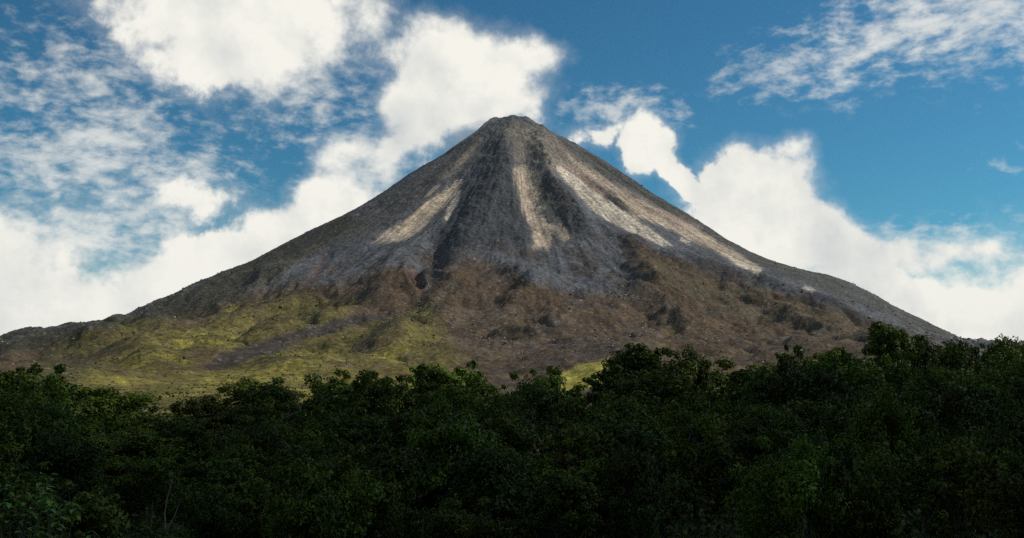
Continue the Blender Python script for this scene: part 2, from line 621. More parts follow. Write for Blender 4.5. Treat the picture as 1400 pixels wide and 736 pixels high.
M_VOLC = mat_volcano()
M_FLOOR = mat_plain("leaf_litter", (0.030, 0.024, 0.014), (0.055, 0.050, 0.022), 0.8)
M_GROUND = mat_plain("rough_pasture", (0.045, 0.055, 0.018), (0.085, 0.085, 0.030), 0.01)
M_HILL = mat_plain("dense_undergrowth", (0.020, 0.030, 0.008), (0.050, 0.062, 0.016), 0.6)
M_BARK = mat_bark()
M_LEAF = mat_leaf("broad_leaf_green", (0.026, 0.044, 0.005), (0.108, 0.140, 0.014))
M_LEAF_DARK = mat_leaf("dark_leaf_green", (0.017, 0.032, 0.006), (0.064, 0.088, 0.012))
M_LEAF_OLIVE = mat_leaf("olive_leaf_green", (0.038, 0.052, 0.008), (0.120, 0.135, 0.018))
M_LEAF_BRIGHT = mat_leaf("fresh_leaf_green", (0.055, 0.10, 0.018), (0.16, 0.25, 0.05), 1.0, 0.3)
M_LEAF_FRESH = mat_leaf("young_leaf_green", (0.035, 0.062, 0.012), (0.085, 0.125, 0.026))
M_LEAF_PALE = mat_leaf("pale_leaf", (0.16, 0.14, 0.10), (0.34, 0.30, 0.24), 1.0, 0.3)
M_LEAF_RUST = mat_leaf("rusty_leaf", (0.055, 0.030, 0.014), (0.12, 0.065, 0.028))
M_PALE_BARK = mat_plain("pale_bark", (0.13, 0.12, 0.105), (0.24, 0.225, 0.20), 2.0)
M_SCRUB = mat_leaf("scrub_leaf", (0.030, 0.042, 0.012), (0.085, 0.092, 0.024))
M_ROCK = None


# ------------------------------------------------------------------ helpers for objects
def mesh_from(name, V, T, mat, attrs=None, smooth_shade=False):
    """V (n,3) array, T (m,k) array of faces with k corners"""
    me = bpy.data.meshes.new(name)
    V = np.asarray(V, np.float32)
    T = np.asarray(T, np.int32)
    n, k = T.shape
    me.vertices.add(len(V))
    me.vertices.foreach_set("co", V.ravel())
    me.loops.add(n * k)
    me.loops.foreach_set("vertex_index", T.ravel())
    me.polygons.add(n)
    me.polygons.foreach_set("loop_start", np.arange(0, n * k, k, dtype=np.int32))
    if smooth_shade:
        me.polygons.foreach_set("use_smooth", np.ones(n, bool))
    for an, (typ, dom, data) in (attrs or {}).items():
        a = me.attributes.new(an, typ, dom)
        key = {'FLOAT': 'value', 'FLOAT_VECTOR': 'vector', 'FLOAT_COLOR': 'color'}[typ]
        a.data.foreach_set(key, np.asarray(data, np.float32).ravel())
    me.update(calc_edges=True)
    me.materials.append(mat)
    return me


def link(name, data, parent=None, **props):
    o = bpy.data.objects.new(name, data)
    COL.objects.link(o)
    if parent is not None:
        o.parent = parent
    for k, v in props.items():
        o[k] = v
    return o


# ------------------------------------------------------------------ volcano surface
def polygon_field(PX, PY, pts):
    """signed distance in photo pixels, positive inside"""
    pts = [tuple(p) for p in pts]
    d, _ = seg_dist(PX, PY, pts + [pts[0]])
    inside = np.zeros(PX.shape, bool)
    n = len(pts)
    for i in range(n):
        (x1, y1), (x2, y2) = pts[i], pts[(i + 1) % n]
        if y1 == y2:
            continue
        c = ((y1 > PY) != (y2 > PY)) & (PX < (x2 - x1) * (PY - y1) / (y2 - y1) + x1)
        inside ^= c
    return np.where(inside, d, -d)


# chutes of fresh ash: outline over the photo, colour, strength, softness
TONES = {'tan': (0.50, 0.385, 0.275), 'cream': (0.66, 0.555, 0.43), 'rose': (0.38, 0.265, 0.205)}
CHUTES = [
    ([(634, 246), (624, 264), (602, 288), (572, 316), (552, 329), (510, 333), (520, 322), (558, 298), (590, 272), (612, 256)], 'tan'),
    ([(632, 260), (624, 280), (611, 301), (609, 296), (617, 275), (625, 262)], 'cream', 0.8, 1.6),
    ([(602, 252), (586, 269), (578, 270), (594, 255)], 'tan', 0.5, 2),
    ([(660, 190), (640, 215), (615, 245), (610, 243), (636, 210)], 'tan', 0.35, 4),
    ([(702, 230), (722, 226), (743, 236), (738, 256), (743, 272), (756, 292), (784, 324), (772, 330), (757, 316), (752, 340), (730, 338),
           (727, 312), (716, 288), (705, 255)], 'tan', 0.92, 3.5),
    ([(694, 176), (706, 176), (716, 205), (724, 232), (706, 236), (700, 205)], (0.26, 0.21, 0.165), 0.5, 9),
    ([(768, 224), (790, 227), (825, 255), (840, 269), (815, 269), (797, 253)], 'rose', 0.85, 3.5),
    ([(752, 224), (766, 229), (786, 240), (806, 258), (830, 275), (850, 287), (871, 298), (892, 317), (920, 335), (905, 336), (871, 322), (852, 312), (832, 301), (812, 288),
      (793, 269), (773, 245)], 'cream'),
    ([(777, 212), (805, 231), (829, 249), (856, 265), (883, 279), (912, 294), (943, 309), (985, 331), (1042, 368), (1030, 375), (1011, 363), (974, 342), (945, 330), (923, 316),
      (898, 307), (871, 296), (855, 280), (843, 264), (815, 246), (795, 233)], 'tan', 0.92),
    ([(985, 344), (1010, 356), (1040, 370), (1036, 377), (1010, 363)], 'cream', 0.95, 1.8),
    ([(930, 325), (944, 331), (942, 334), (930, 329)], 'cream', 0.8, 1.2),
    ([(1099, 391), (1114, 397), (1112, 400), (1098, 394)], 'cream', 0.7, 1.2),
    ([(840, 250), (905, 285), (960, 312), (950, 318), (900, 296), (838, 256)], 'rose', 0.55, 3),
    ([(440, 352), (452, 348), (432, 378), (416, 388)], (0.15, 0.085, 0.075), 0.55, 4),
    ([(1000, 383), (1010, 382), (1014, 390), (1004, 392)], (0.19, 0.10, 0.075), 0.6, 3),
    ([(1055, 395), (1085, 402), (1080, 408), (1055, 402)], (0.13, 0.085, 0.055), 0.5, 4),
    ([(560, 366), (572, 374), (576, 388), (568, 382)], (0.20, 0.115, 0.10), 0.6, 3),
]


NAZ, AZ0 = 940, math.radians(33.0)


def volcano_rows():
    ys = np.concatenate([np.linspace(330, 1200, 300), np.linspace(1203, 4700, 3000)])
    z = base_h(ys * 0, ys)
    _, q = project(ys * 0, ys, z)
    arc = np.cumsum(np.abs(np.gradient(q)) / 0.80 + np.gradient(np.log(ys)) * 120)
    n = int(arc[-1] - arc[0])
    rows = np.interp(np.linspace(arc[0], arc[-1], n), arc, ys)
    far = np.linspace(4730, 7000, 30)
    return np.concatenate([rows, far])


def build_volcano():
    global M_ROCK
    rows = volcano_rows()
    az = np.linspace(-AZ0, AZ0, NAZ)
    Y = np.repeat(rows[:, None], NAZ, 1)
    X = Y * np.tan(az)[None, :]
    Z, R, ANG = whole_h(X, Y)
    front = Y < YS + 60
    PX, PY = project(X, Y, Z)
    calm = np.zeros(X.shape)
    for pts, *_o in CHUTES:
        a = np.array(pts)
        m = front & (PX > a[:, 0].min() - 20) & (PX < a[:, 0].max() + 20) & (PY > a[:, 1].min() - 20) & (PY < a[:, 1].max() + 20)
        calm[m] = np.maximum(calm[m], sm(-9, 3, polygon_field(PX[m], PY[m], pts)))
    scree = [(880, 300), (1000, 340), (1130, 368), (1330, 458), (1200, 434), (1100, 402), (1000, 378), (930, 345)]
    calm = np.maximum(calm, 0.8 * front * sm(-14, 4, polygon_field(PX, PY, scree)))
    Z, R, ANG = whole_h(X, Y, calm)
    PX, PY = project(X, Y, Z)

    # wandering edges: cross-slope jitter that runs along the flow
    jx = 9 * fbm(X / 130, Y / 130, 4, 101) + 5 * fbm(ANG * 60, R / 300, 3, 103)
    jy = 7 * fbm(X / 130, Y / 130, 4, 102)
    QX, QY = PX + jx, PY + jy
    streak = fbm(ANG * 70, R / 260, 4, 111, 0.6)
    streak2 = fbm(ANG * 190, R / 420, 3, 113, 0.6)
    patch = fbm(X / 150, Y / 190, 5, 121, 0.58)
    patch2 = fbm(X / 45, Y / 60, 4, 123, 0.6)
    patch3 = fbm(X / 420, Y / 520, 3, 125, 0.5)

    def mask(pts, soft=3.0, k=1.0, nz=None):
        xs, ys_ = [p[0] for p in pts], [p[1] for p in pts]
        b = 40 + soft
        m = front & (PX > min(xs) - b) & (PX < max(xs) + b) & (PY > min(ys_) - b) & (PY < max(ys_) + b)
        o = np.zeros(X.shape)
        if m.any():
            f = polygon_field(QX[m] if k == 1 else PX[m] + jx[m] * k, QY[m] if k == 1 else PY[m] + jy[m] * k, pts)
            if nz is not None:
                f = f + nz[m]
            o[m] = sm(-soft, soft, f)
        return o

    C = np.zeros(X.shape + (3,))
    ash = np.array((0.080, 0.083, 0.093))
    dark = np.array((0.036, 0.037, 0.042))
    brown = np.array((0.078, 0.050, 0.028))
    dbrown = np.array((0.058, 0.043, 0.033))
    olive = np.array((0.094, 0.076, 0.022))
    grassy = np.array((0.190, 0.156, 0.033))
    flank = np.array((0.038, 0.035, 0.022))
    C[:] = ash

    def lay(m, c, a=1.0, tone=0.66):
        c = c if isinstance(c, np.ndarray) else np.array(c) * tone
        k = np.clip(m * a, 0, 1)[..., None]
        C[:] = C * (1 - k) + np.array(c) * k

    lay(sm(-0.1, 0.35, streak), (0.125, 0.116, 0.112), 0.5)
    lay(sm(0.05, 0.4, patch), dark, 0.45)
    # the upper cone
    lay(mask([(640, 190), (700, 160), (760, 185), (800, 225), (720, 220), (690, 200), (600, 250), (560, 250)], 14), (0.135, 0.128, 0.118), 0.7)
    lay(mask([(703, 166), (735, 172), (790, 205), (835, 250), (790, 250), (752, 235), (716, 215)], 9), (0.29, 0.24, 0.195), 0.85)
    lay(mask([(480, 300), (560, 245), (650, 190), (640, 215), (600, 250), (560, 290), (500, 325), (420, 345)], 12), (0.10, 0.094, 0.084), 0.8)
    lay(mask([(690, 182), (702, 205), (700, 250), (722, 300), (726, 330), (690, 345), (640, 346), (606, 345), (590, 362), (602, 310), (632, 262), (664, 222)], 9),
        dark, 0.85)
    lay(mask([(740, 236), (757, 245), (778, 268), (797, 288), (804, 308), (786, 318), (764, 302), (748, 282), (740, 262)], 4), (0.075, 0.072, 0.070), 0.9)
    lay(mask([(795, 243), (830, 260), (872, 290), (868, 297), (840, 287), (805, 264)], 4), (0.08, 0.075, 0.072), 0.9)
    lay(mask([(745, 174), (850, 232), (970, 308), (1060, 352), (1130, 371), (1310, 456), (1290, 462), (1120, 392), (1040, 365), (960, 318), (880, 272), (800, 225)], 5),
        (0.092, 0.088, 0.074), 0.85)
    lay(mask([(580, 345), (600, 325), (606, 350), (596, 378), (580, 398), (574, 380)], 5), (0.07, 0.066, 0.066), 0.8)
    # foot: brown lava rubble
    lay(mask([(-90, 490), (170, 440), (330, 402), (420, 386), (470, 390), (518, 369), (550, 364), (575, 378), (586, 396), (605, 374), (640, 352),
              (690, 366), (740, 393), (800, 406), (850, 398), (866, 390), (847, 330), (860, 325), (900, 345), (950, 362), (1000, 385), (1100, 408),
              (1200, 440), (1320, 482), (1500, 620), (-90, 620)], 7), brown)
    lay(mask([(0, 440), (600, 340), (860, 320), (1320, 470), (1400, 600), (0, 600)], 12) * sm(-0.12, 0.30, patch + 0.4 * patch2), dbrown, 0.8)
    lay(mask([(560, 420), (700, 400), (900, 430), (1250, 470), (1300, 560), (600, 560)], 20) * sm(0.0, 0.35, patch3 - 0.5 * patch), (0.120, 0.096, 0.045), 0.55)
    lay(mask([(640, 375), (800, 408), (900, 420), (1100, 430), (1200, 470), (900, 500), (620, 500), (600, 440)], 25) * sm(0.05, 0.35, patch3 + 0.4 * patch2), (0.12, 0.085, 0.068), 0.7)
    lay(mask([(880, 345), (1000, 388), (1200, 442), (1260, 470), (1100, 460), (960, 420), (890, 390)], 10) * sm(-0.2, 0.3, patch), (0.135, 0.108, 0.060), 0.8)
    lay(mask([(846, 326), (868, 334), (880, 392), (866, 390)], 4), (0.085, 0.070, 0.058), 0.9)  # ridge's left end face, its shade put into the colour
    # left flank, thin growth
    lay(mask([(-90, 474), (170, 430), (330, 360), (470, 292), (500, 300), (420, 352), (340, 398), (260, 432), (170, 446), (60, 480), (-90, 505)], 8), flank, 0.9)
    lay(mask([(300, 385), (420, 330), (520, 325), (430, 370), (330, 410)], 12) * sm(-0.2, 0.3, patch), (0.115, 0.095, 0.075), 0.7)
    # grown-over ground
    GP = [(40, 500), (110, 458), (170, 441), (240, 441), (330, 424), (430, 404), (480, 412), (540, 436), (575, 418), (602, 440), (612, 470),
          (640, 498), (600, 560), (0, 590), (0, 520)]
    gmask = mask(GP, 12, 1.0, 30 * patch) * sm(-0.60, 0.0, patch3 * 0.5 + patch)
    lay(gmask, olive, 0.92)
    g2 = mask([(190, 470), (330, 436), (390, 440), (300, 500), (420, 485), (520, 470), (590, 425), (605, 460), (560, 500), (420, 540), (160, 560), (150, 520)], 14, 1.0, 26 * patch)
    lay(g2 * sm(-0.20, 0.40, patch + 0.5 * patch2), grassy, 0.9)
    lay(mask([(90, 512), (200, 500), (330, 500), (600, 492), (640, 560), (40, 560)], 12, 1.0, 20 * patch) * (0.55 + 0.45 * sm(-0.2, 0.3, patch2)), grassy, 0.8)
    lay(gmask * sm(0.12, 0.42, -patch), (0.12, 0.085, 0.045), 0.75)
    lay(mask([(752, 520), (790, 501), (832, 490), (850, 520), (760, 540)], 4), (0.42, 0.36, 0.065), 0.95)
    lay(mask([(60, 470), (20, 520), (90, 545), (130, 500)], 10), (0.10, 0.085, 0.04), 0.6)
    tongue = mask([(280, 502), (298, 486), (340, 469), (400, 454), (480, 431), (545, 420), (525, 436), (450, 457), (400, 472), (360, 487), (330, 499), (300, 509)], 3)
    lay(tongue, (0.070, 0.056, 0.046), 0.95)
    # chutes of fresh ash
    nz = 3.0 * streak + 4.5 * streak2 + 2.0 * patch2
    chute = np.zeros(X.shape)
    for pts, c, *o in CHUTES:
        a, soft = (list(o) + [0.95, 2.6][len(o):])[:2]
        m = mask(pts, soft, 0.30, nz) * np.clip(0.80 + 0.95 * streak2 + 0.5 * streak + 0.25 * patch2, 0.1, 1)
        lay(m, TONES.get(c, c), a, 0.92)
        np.maximum(chute, m, out=chute)
    # pale rubble on the crests of the lobes
    for pts, w in (([(806, 402), (850, 402), (880, 408), (905, 416)], 7), ([(590, 392), (620, 390), (600, 408), (570, 420)], 7), ([(905, 440), (925, 438), (950, 450)], 4),
                   ([(720, 452), (760, 438), (780, 425), (800, 405)], 5), ([(640, 352), (690, 362), (740, 390)], 6)):
        d, _ = seg_dist(QX, QY, pts)
        lay(front * sm(w, 0, d) * sm(-0.1, 0.4, patch2), (0.26, 0.225, 0.185), 0.7)
    growth = np.clip(gmask * 0.85 * (1 - tongue) + 0.15 * mask([(-90, 474), (330, 360), (420, 350), (260, 440), (-90, 520)], 10)
                     + 0.25 * mask([(900, 350), (1300, 480), (1300, 560), (860, 560)], 20), 0, 1)
    nr = len(rows)
    idx = np.arange(nr * NAZ).reshape(nr, NAZ)
    quads = np.stack([idx[:-1, :-1], idx[:-1, 1:], idx[1:, 1:], idx[1:, :-1]], -1).reshape(-1, 4)
    V = np.stack([X, Y, Z], -1).reshape(-1, 3)
    RGBA = np.concatenate([C, np.ones(X.shape + (1,))], -1).reshape(-1, 4)
    FL = np.stack([ANG * 75, R / 130, ANG * 0], -1).reshape(-1, 3)
    me = mesh_from("volcano", V, quads, M_VOLC, {
        "albedo": ('FLOAT_COLOR', 'POINT', RGBA), "flow": ('FLOAT_VECTOR', 'POINT', FL), "growth": ('FLOAT', 'POINT', growth.ravel())}, True)
    link("volcano", me, kind='structure', label="tall grey volcano cone with tan ash chutes and a green brown foot", category="volcano")
    return dict(X=X, Y=Y, Z=Z, PX=PX, PY=PY, C=C, growth=growth, chute=chute, rows=rows, patch2=patch2, gm=gmask, tongue=tongue)


V0 = build_volcano()


def build_floor():
    az = np.linspace(-math.radians(50), math.radians(50), 90)
    rr = np.concatenate([[0.5], np.linspace(3, 40, 16), np.linspace(46, 325, 60), [V0['rows'][0] + 6]])
    Y = np.repeat(rr[:, None], len(az), 1)
    X = Y * np.tan(az)[None, :]
    Z, _, _ = whole_h(X, Y)
    Z[-1] -= 0.6
    idx = np.arange(X.size).reshape(X.shape)
    q = np.stack([idx[:-1, :-1], idx[:-1, 1:], idx[1:, 1:], idx[1:, :-1]], -1).reshape(-1, 4)
    link("forest_floor", mesh_from("forest_floor", np.stack([X, Y, Z], -1).reshape(-1, 3), q, M_FLOOR, None, True), kind='structure')
    n = 96
    a = np.linspace(0, 2 * math.pi, n, endpoint=False)
    G = 16000.0
    V = np.concatenate([[[0, 0, -24]], np.stack([G * np.cos(a), G * np.sin(a), a * 0 - 24], -1)])
    T = np.array([[0, 1 + i, 1 + (i + 1) % n] for i in range(n)])
    link("ground", mesh_from("ground", V, T, M_GROUND), kind='structure')


build_floor()


def build_shade_hill():
    """steep wooded hillside added behind the camera to shade the tree fronts"""
    a = np.linspace(math.radians(100), math.radians(260), 120)      # clockwise from the view direction
    r = np.array([14, 20, 28, 38, 52, 70, 95, 130, 180, 260, 400])
    zz = np.array([-6, 4, 14, 26, 40, 56, 74, 92, 104, 108, 60])
    A, R = np.meshgrid(a, r)
    X, Y = R * np.sin(A), R * np.cos(A)
    fade = sm(math.radians(100), math.radians(125), A) * sm(math.radians(260), math.radians(235), A)
    Z = -8 + (zz[:, None] + 8 + 5 * fbm(X / 14, Y / 14, 4, 401, 0.6) * (R > 15)) * fade
    idx = np.arange(X.size).reshape(X.shape)
    q = np.stack([idx[:-1, :-1], idx[1:, :-1], idx[1:, 1:], idx[:-1, 1:]], -1).reshape(-1, 4)
    link("shade_hill", mesh_from("shade_hill", np.stack([X, Y, Z], -1).reshape(-1, 3), q, M_HILL, None, True), kind='structure')  # added out of view, holds sky light off the forest's near side


build_shade_hill()


# ------------------------------------------------------------------ boulders and scrub on the slopes (nobody could count them)
def ico():
    bm = bmesh.new()
    bmesh.ops.create_icosphere(bm, subdivisions=1, radius=1.0)
    v = np.array([q.co[:] for q in bm.verts])
    f = np.array([[q.index for q in g.verts] for g in bm.faces])
    bm.free()
    return v, f


IV, IF = ico()


def rot_mats(n, rng):
    q = rng.normal(size=(n, 4))
    q /= np.linalg.norm(q, axis=1)[:, None]
    w, x, y, z = q.T
    return np.stack([np.stack([1 - 2 * (y * y + z * z), 2 * (x * y - z * w), 2 * (x * z + y * w)], -1),
                     np.stack([2 * (x * y + z * w), 1 - 2 * (x * x + z * z), 2 * (y * z - x * w)], -1),
                     np.stack([2 * (x * z - y * w), 2 * (y * z + x * w), 1 - 2 * (x * x + y * y)], -1)], 1)


def scatter_lumps(name, w, n, size, flat, mat, tone_key, sink=0.25):
    """n uneven lumps on the slope, chosen by weight w per place"""
    vis = (V0['PY'] < 560) & (V0['PX'] > -40) & (V0['PX'] < 1440) & (V0['Y'] < YS - 10)
    p = (w * vis).ravel()
    pick = RNG.choice(p.size, n, p=p / p.sum())
    jit = RNG.normal(0, 3.0, (n, 2))
    X, Y, Z = V0['X'].ravel()[pick] + jit[:, 0], V0['Y'].ravel()[pick] + jit[:, 1], V0['Z'].ravel()[pick]
    s = size(n) * np.clip(Y / 2800, 0.35, 1.2)
    loc = IV[None] * (1 + RNG.normal(0, 0.22, (n, len(IV), 1)))
    loc = np.einsum('nij,nvj->nvi', rot_mats(n, RNG), loc) * s[:, None, None]
    loc[..., 2] *= flat
    loc += np.stack([X, Y, Z + s * flat * (1 - 2 * sink)], -1)[:, None]
    T = (IF[None] + (np.arange(n) * len(IV))[:, None, None]).reshape(-1, 3)
    tone = np.repeat(RNG.random(n), len(IV))
    return link(name, mesh_from(name, loc.reshape(-1, 3), T, mat, {tone_key: ('FLOAT', 'POINT', tone)}), kind='stuff')


def mat_boulder():
    m, N, out = material("lava_boulder")
    at = N.new('ShaderNodeAttribute', attribute_name="stone_tone")
    geo = N.new('ShaderNodeNewGeometry')
    r = N.new('ShaderNodeValToRGB')
    N.link(at.outputs['Fac'], r.inputs[0])
    e = r.color_ramp.elements
    e[0].position, e[0].color = 0.0, (0.060, 0.048, 0.042, 1)
    e[1].position, e[1].color = 1.0, (0.50, 0.45, 0.39, 1)
    for pos, c in ((0.45, (0.115, 0.092, 0.075, 1)), (0.8, (0.20, 0.165, 0.13, 1))):
        q = e.new(pos)
        q.color = c
    n = N.ramp(N.noise(geo.outputs['Position'], 0.5, 4.0, 0.6), 0.3, 0.7, 0.7, 1.25)
    b = N.new('ShaderNodeBsdfPrincipled')
    N.link(N.vmath('SCALE', r.outputs[0], scale=n), b.inputs['Base Color'])
    b.inputs['Roughness'].default_value = 0.9
    N.link(b.outputs[0], out.inputs[0])
    return m


def build_scatter():
    PX, PY = V0['PX'], V0['PY']
    m = V0['C']
    rub = np.zeros(PX.shape)
    for pts, w, k in (([(590, 390), (615, 392), (600, 410), (570, 425), (530, 435)], 16, 5), ([(806, 402), (850, 402), (880, 408), (905, 416)], 10, 6),
                      ([(720, 452), (760, 438), (785, 420)], 9, 4), ([(640, 352), (690, 365), (740, 395), (790, 405)], 14, 2.5),
                      ([(620, 440), (680, 470), (760, 478), (850, 470)], 22, 1.5), ([(905, 440), (930, 438), (955, 452)], 8, 3),
                      ([(360, 430), (420, 440), (440, 460), (390, 480)], 14, 2)):
        d, _ = seg_dist(PX, PY, pts)
        rub += k * sm(w, 0, d)
    lower = sm(345, 420, PY) * sm(540, 480, PY) * (1 - 0.8 * V0['gm'])
    w = (rub + 0.55 * lower + 0.12 * sm(200, 300, PY)) * (1 - 0.85 * V0['chute']) * np.clip(0.5 + 1.3 * V0['patch2'], 0.05, 2)
    scatter_lumps("boulders", w, 15000, lambda n: 0.7 + RNG.gamma(1.2, 0.55, n), 0.75, mat_boulder(), "stone_tone")
    g = (V0['growth'] + 0.05 * sm(400, 450, PY)) * (1 - V0['tongue']) * np.clip(0.35 + 2.0 * V0['patch2'], 0.02, 3)
    scatter_lumps("scrub", g, 16000, lambda n: 0.6 + RNG.gamma(1.0, 0.55, n), 0.85, M_SCRUB, "leaf_tone", 0.2)


build_scatter()


# ------------------------------------------------------------------ trees
def tube(path, radii, sides=6):
    V, T = [], []
    path = [Vector(p) for p in path]
    for i, p in enumerate(path):
        d = (path[min(i + 1, len(path) - 1)] - path[max(i - 1, 0)]).normalized()
        a = d.orthogonal().normalized()
        b = d.cross(a)
        for k in range(sides):
            t = 2 * math.pi * k / sides
            V.append(p + (a * math.cos(t) + b * math.sin(t)) * radii[i])
    for i in range(len(path) - 1):
        for k in range(sides):
            a0, a1 = i * sides + k, i * sides + (k + 1) % sides
            T.append((a0, a1, a1 + sides, a0 + sides))
    return [v[:] for v in V], T


def tree_meshes(name, rnd, kind, leaf_mat, nclump, nleaf, leaf, bark=None):
    """a tree one unit tall: trunk with limbs, and a crown of leaves in uneven clumps round the twig ends"""
    TV, TT = [], []

    def add(path, rad, s=6):
        v, t = tube(path, rad, s)
        o = len(TV)
        TV.extend(v)
        TT.extend([tuple(i + o for i in q) for q in t])
    shape = {'round': (0.36, 0.34, 0.60), 'tall': (0.25, 0.40, 0.58), 'wide': (0.46, 0.25, 0.68), 'spiky': (0.30, 0.42, 0.55), 'sparse': (0.33, 0.34, 0.62), 'bush': (0.46, 0.44, 0.50)}[kind]
    rx, rz, cz = shape
    lean = Vector((rnd.uniform(-.05, .05), rnd.uniform(-.05, .05), 0))
    trunk = [Vector((0, 0, -0.04)), Vector((0, 0, 0.15)) + lean * 0.4, Vector((0, 0, 0.35)) + lean, Vector((0, 0, 0.6)) + lean * 1.6, Vector((0, 0, 0.86)) + lean * 2]
    add(trunk, [0.024, 0.018, 0.015, 0.010, 0.003], 7)
    clumps = []
    nl = rnd.randint(9, 12)
    for i in range(nl):
        f = 0.3 + 0.6 * (i + rnd.random() * .6) / nl
        k = min(int(f / 0.25), 3)
        st = trunk[1].lerp(trunk[4], f)
        az = i * 2.4 + rnd.uniform(-.5, .5)
        hz = cz + rz * rnd.uniform(-0.75, 0.9)
        hr = rx * math.sqrt(max(0.1, 1 - ((hz - cz) / rz) ** 2)) * rnd.uniform(0.6, 1.05)
        en = Vector((math.cos(az) * hr, math.sin(az) * hr, hz)) + lean * 1.5
        mid = st.lerp(en, 0.5) + Vector((0, 0, rnd.uniform(-.01, .05)))
        add([st, mid, en], [0.009, 0.006, 0.002], 5)
        clumps.append(en)
        for j in range(2):
            e2 = mid.lerp(en, rnd.uniform(0, .7)) + Vector((rnd.gauss(0, .07), rnd.gauss(0, .07), rnd.gauss(.03, .06)))
            add([mid, e2], [0.004, 0.0012], 4)
            clumps.append(e2)
    while len(clumps) < nclump:
        u = Vector((rnd.gauss(0, 1), rnd.gauss(0, 1), rnd.gauss(0, 1))).normalized()
        q = rnd.uniform(0.5, 1.05) * (1 + 0.22 * math.sin(3 * math.atan2(u.y, u.x) + rnd.random()))
        if u.z < -0.55 and rnd.random() < 0.6:
            continue
        clumps.append(Vector((u.x * rx * q, u.y * rx * q, cz + u.z * rz * q)) + lean * 1.5)
    if kind in ('spiky', 'tall', 'sparse'):
        for j in range(7):
            a, rr = rnd.uniform(0, 6.28), rnd.uniform(0.0, rx * 0.75)
            top = Vector((math.cos(a) * rr, math.sin(a) * rr, cz + rz * rnd.uniform(0.95, 1.12) * (1 - 0.25 * (rr / rx) ** 2)))
            add([min(clumps[:3 * nl], key=lambda c: (c - top).length), top], [0.004, 0.001], 4)
            clumps += [top, top - Vector((rnd.gauss(0, .012), 0, 0.06)), top - Vector((rnd.gauss(0, .02), 0, 0.12))]
    sprigs = []
    for j in range(16):
        u = Vector((rnd.gauss(0, 1), rnd.gauss(0, 1), abs(rnd.gauss(0.3, 0.8)))).normalized()
        q = rnd.uniform(1.02, 1.34)
        e = Vector((u.x * rx * q, u.y * rx * q, cz + u.z * rz * q)) + lean * 1.5
        add([min(clumps[:3 * nl], key=lambda c: (c - e).length), e], [0.003, 0.001], 3)
        sprigs += [e, e * 0.95 + Vector((0, 0, cz * 0.05))]
    nbig = len(clumps)
    clumps += sprigs
    rng = np.random.default_rng(rnd.randint(0, 10 ** 6))
    P, Nn, tone = [], [], []
    for ci, c in enumerate(clumps):
        small = 0.40 if ci >= nbig else 1.0
        sz = small * rnd.uniform(0.075, 0.145) * (0.6 if kind in ('spiky', 'sparse') else 1.0)
        n = int(nleaf * (0.16 if small < 1 else 1.0) * rnd.uniform(0.6, 1.3)) + 2
        g = rng.normal(size=(n, 3))
        g /= np.linalg.norm(g, axis=1)[:, None]
        rad = rng.random((n, 1)) ** 0.33
        off = g * rad * np.array([sz * 1.15, sz * 1.15, sz * 0.75])
        P.append(np.array(c[:]) + off)
        nn = g * 0.9 + np.array([0, 0, 0.55]) + rng.normal(0, 0.22, (n, 3))
        Nn.append(nn / np.linalg.norm(nn, axis=1)[:, None])
        tone.append(np.clip(rnd.uniform(0.05, 0.75) + rng.normal(0, 0.09, n), 0, 1))
    P, Nn, tone = np.concatenate(P), np.concatenate(Nn), np.concatenate(tone)
    n = len(P)
    tdir = np.cross(Nn, rng.normal(size=(n, 3)))
    tdir /= np.linalg.norm(tdir, axis=1)[:, None]
    bdir = np.cross(Nn, tdir)
    ls = leaf * rng.uniform(0.65, 1.35, (n, 1))
    droop = Nn * ls * 0.22
    a = P - tdir * ls * 0.5
    b = P + bdir * ls * 0.30 + droop * 0.6
    c = P + tdir * ls * 0.55 - droop
    d = P - bdir * ls * 0.30 + droop * 0.6
    V = np.stack([a, b, c, d], 1).reshape(-1, 3)
    i0 = np.arange(n)[:, None] * 4
    T = np.concatenate([i0 + np.array([0, 1, 2]), i0 + np.array([0, 2, 3])])
    crown = mesh_from(name + "_crown", V, T, leaf_mat, {"leaf_tone": ('FLOAT', 'POINT', np.repeat(tone, 4))})
    tr = mesh_from(name + "_trunk", np.array(TV), np.array(TT), bark or M_BARK, None, True)
    ztop = float(V[:, 2].max())
    return tr, crown, ztop


_r = random.Random(5)
KINDS = []
for kd, mt, nc, nlf, lf in (
        ('round', M_LEAF, 40, 150, 0.036), ('round', M_LEAF, 44, 210, 0.026), ('wide', M_LEAF, 42, 145, 0.034), ('bush', M_LEAF_OLIVE, 40, 115, 0.044),
        ('spiky', M_LEAF_DARK, 52, 110, 0.030), ('tall', M_LEAF_DARK, 42, 130, 0.030), ('sparse', M_LEAF_OLIVE, 46, 70, 0.032), ('wide', M_LEAF_DARK, 44, 150, 0.034),
        ('spiky', M_LEAF, 52, 115, 0.028), ('bush', M_LEAF, 44, 140, 0.040)):
    KINDS.append((kd, mt) + tree_meshes("tree_" + kd, _r, kd, mt, nc, nlf, lf))

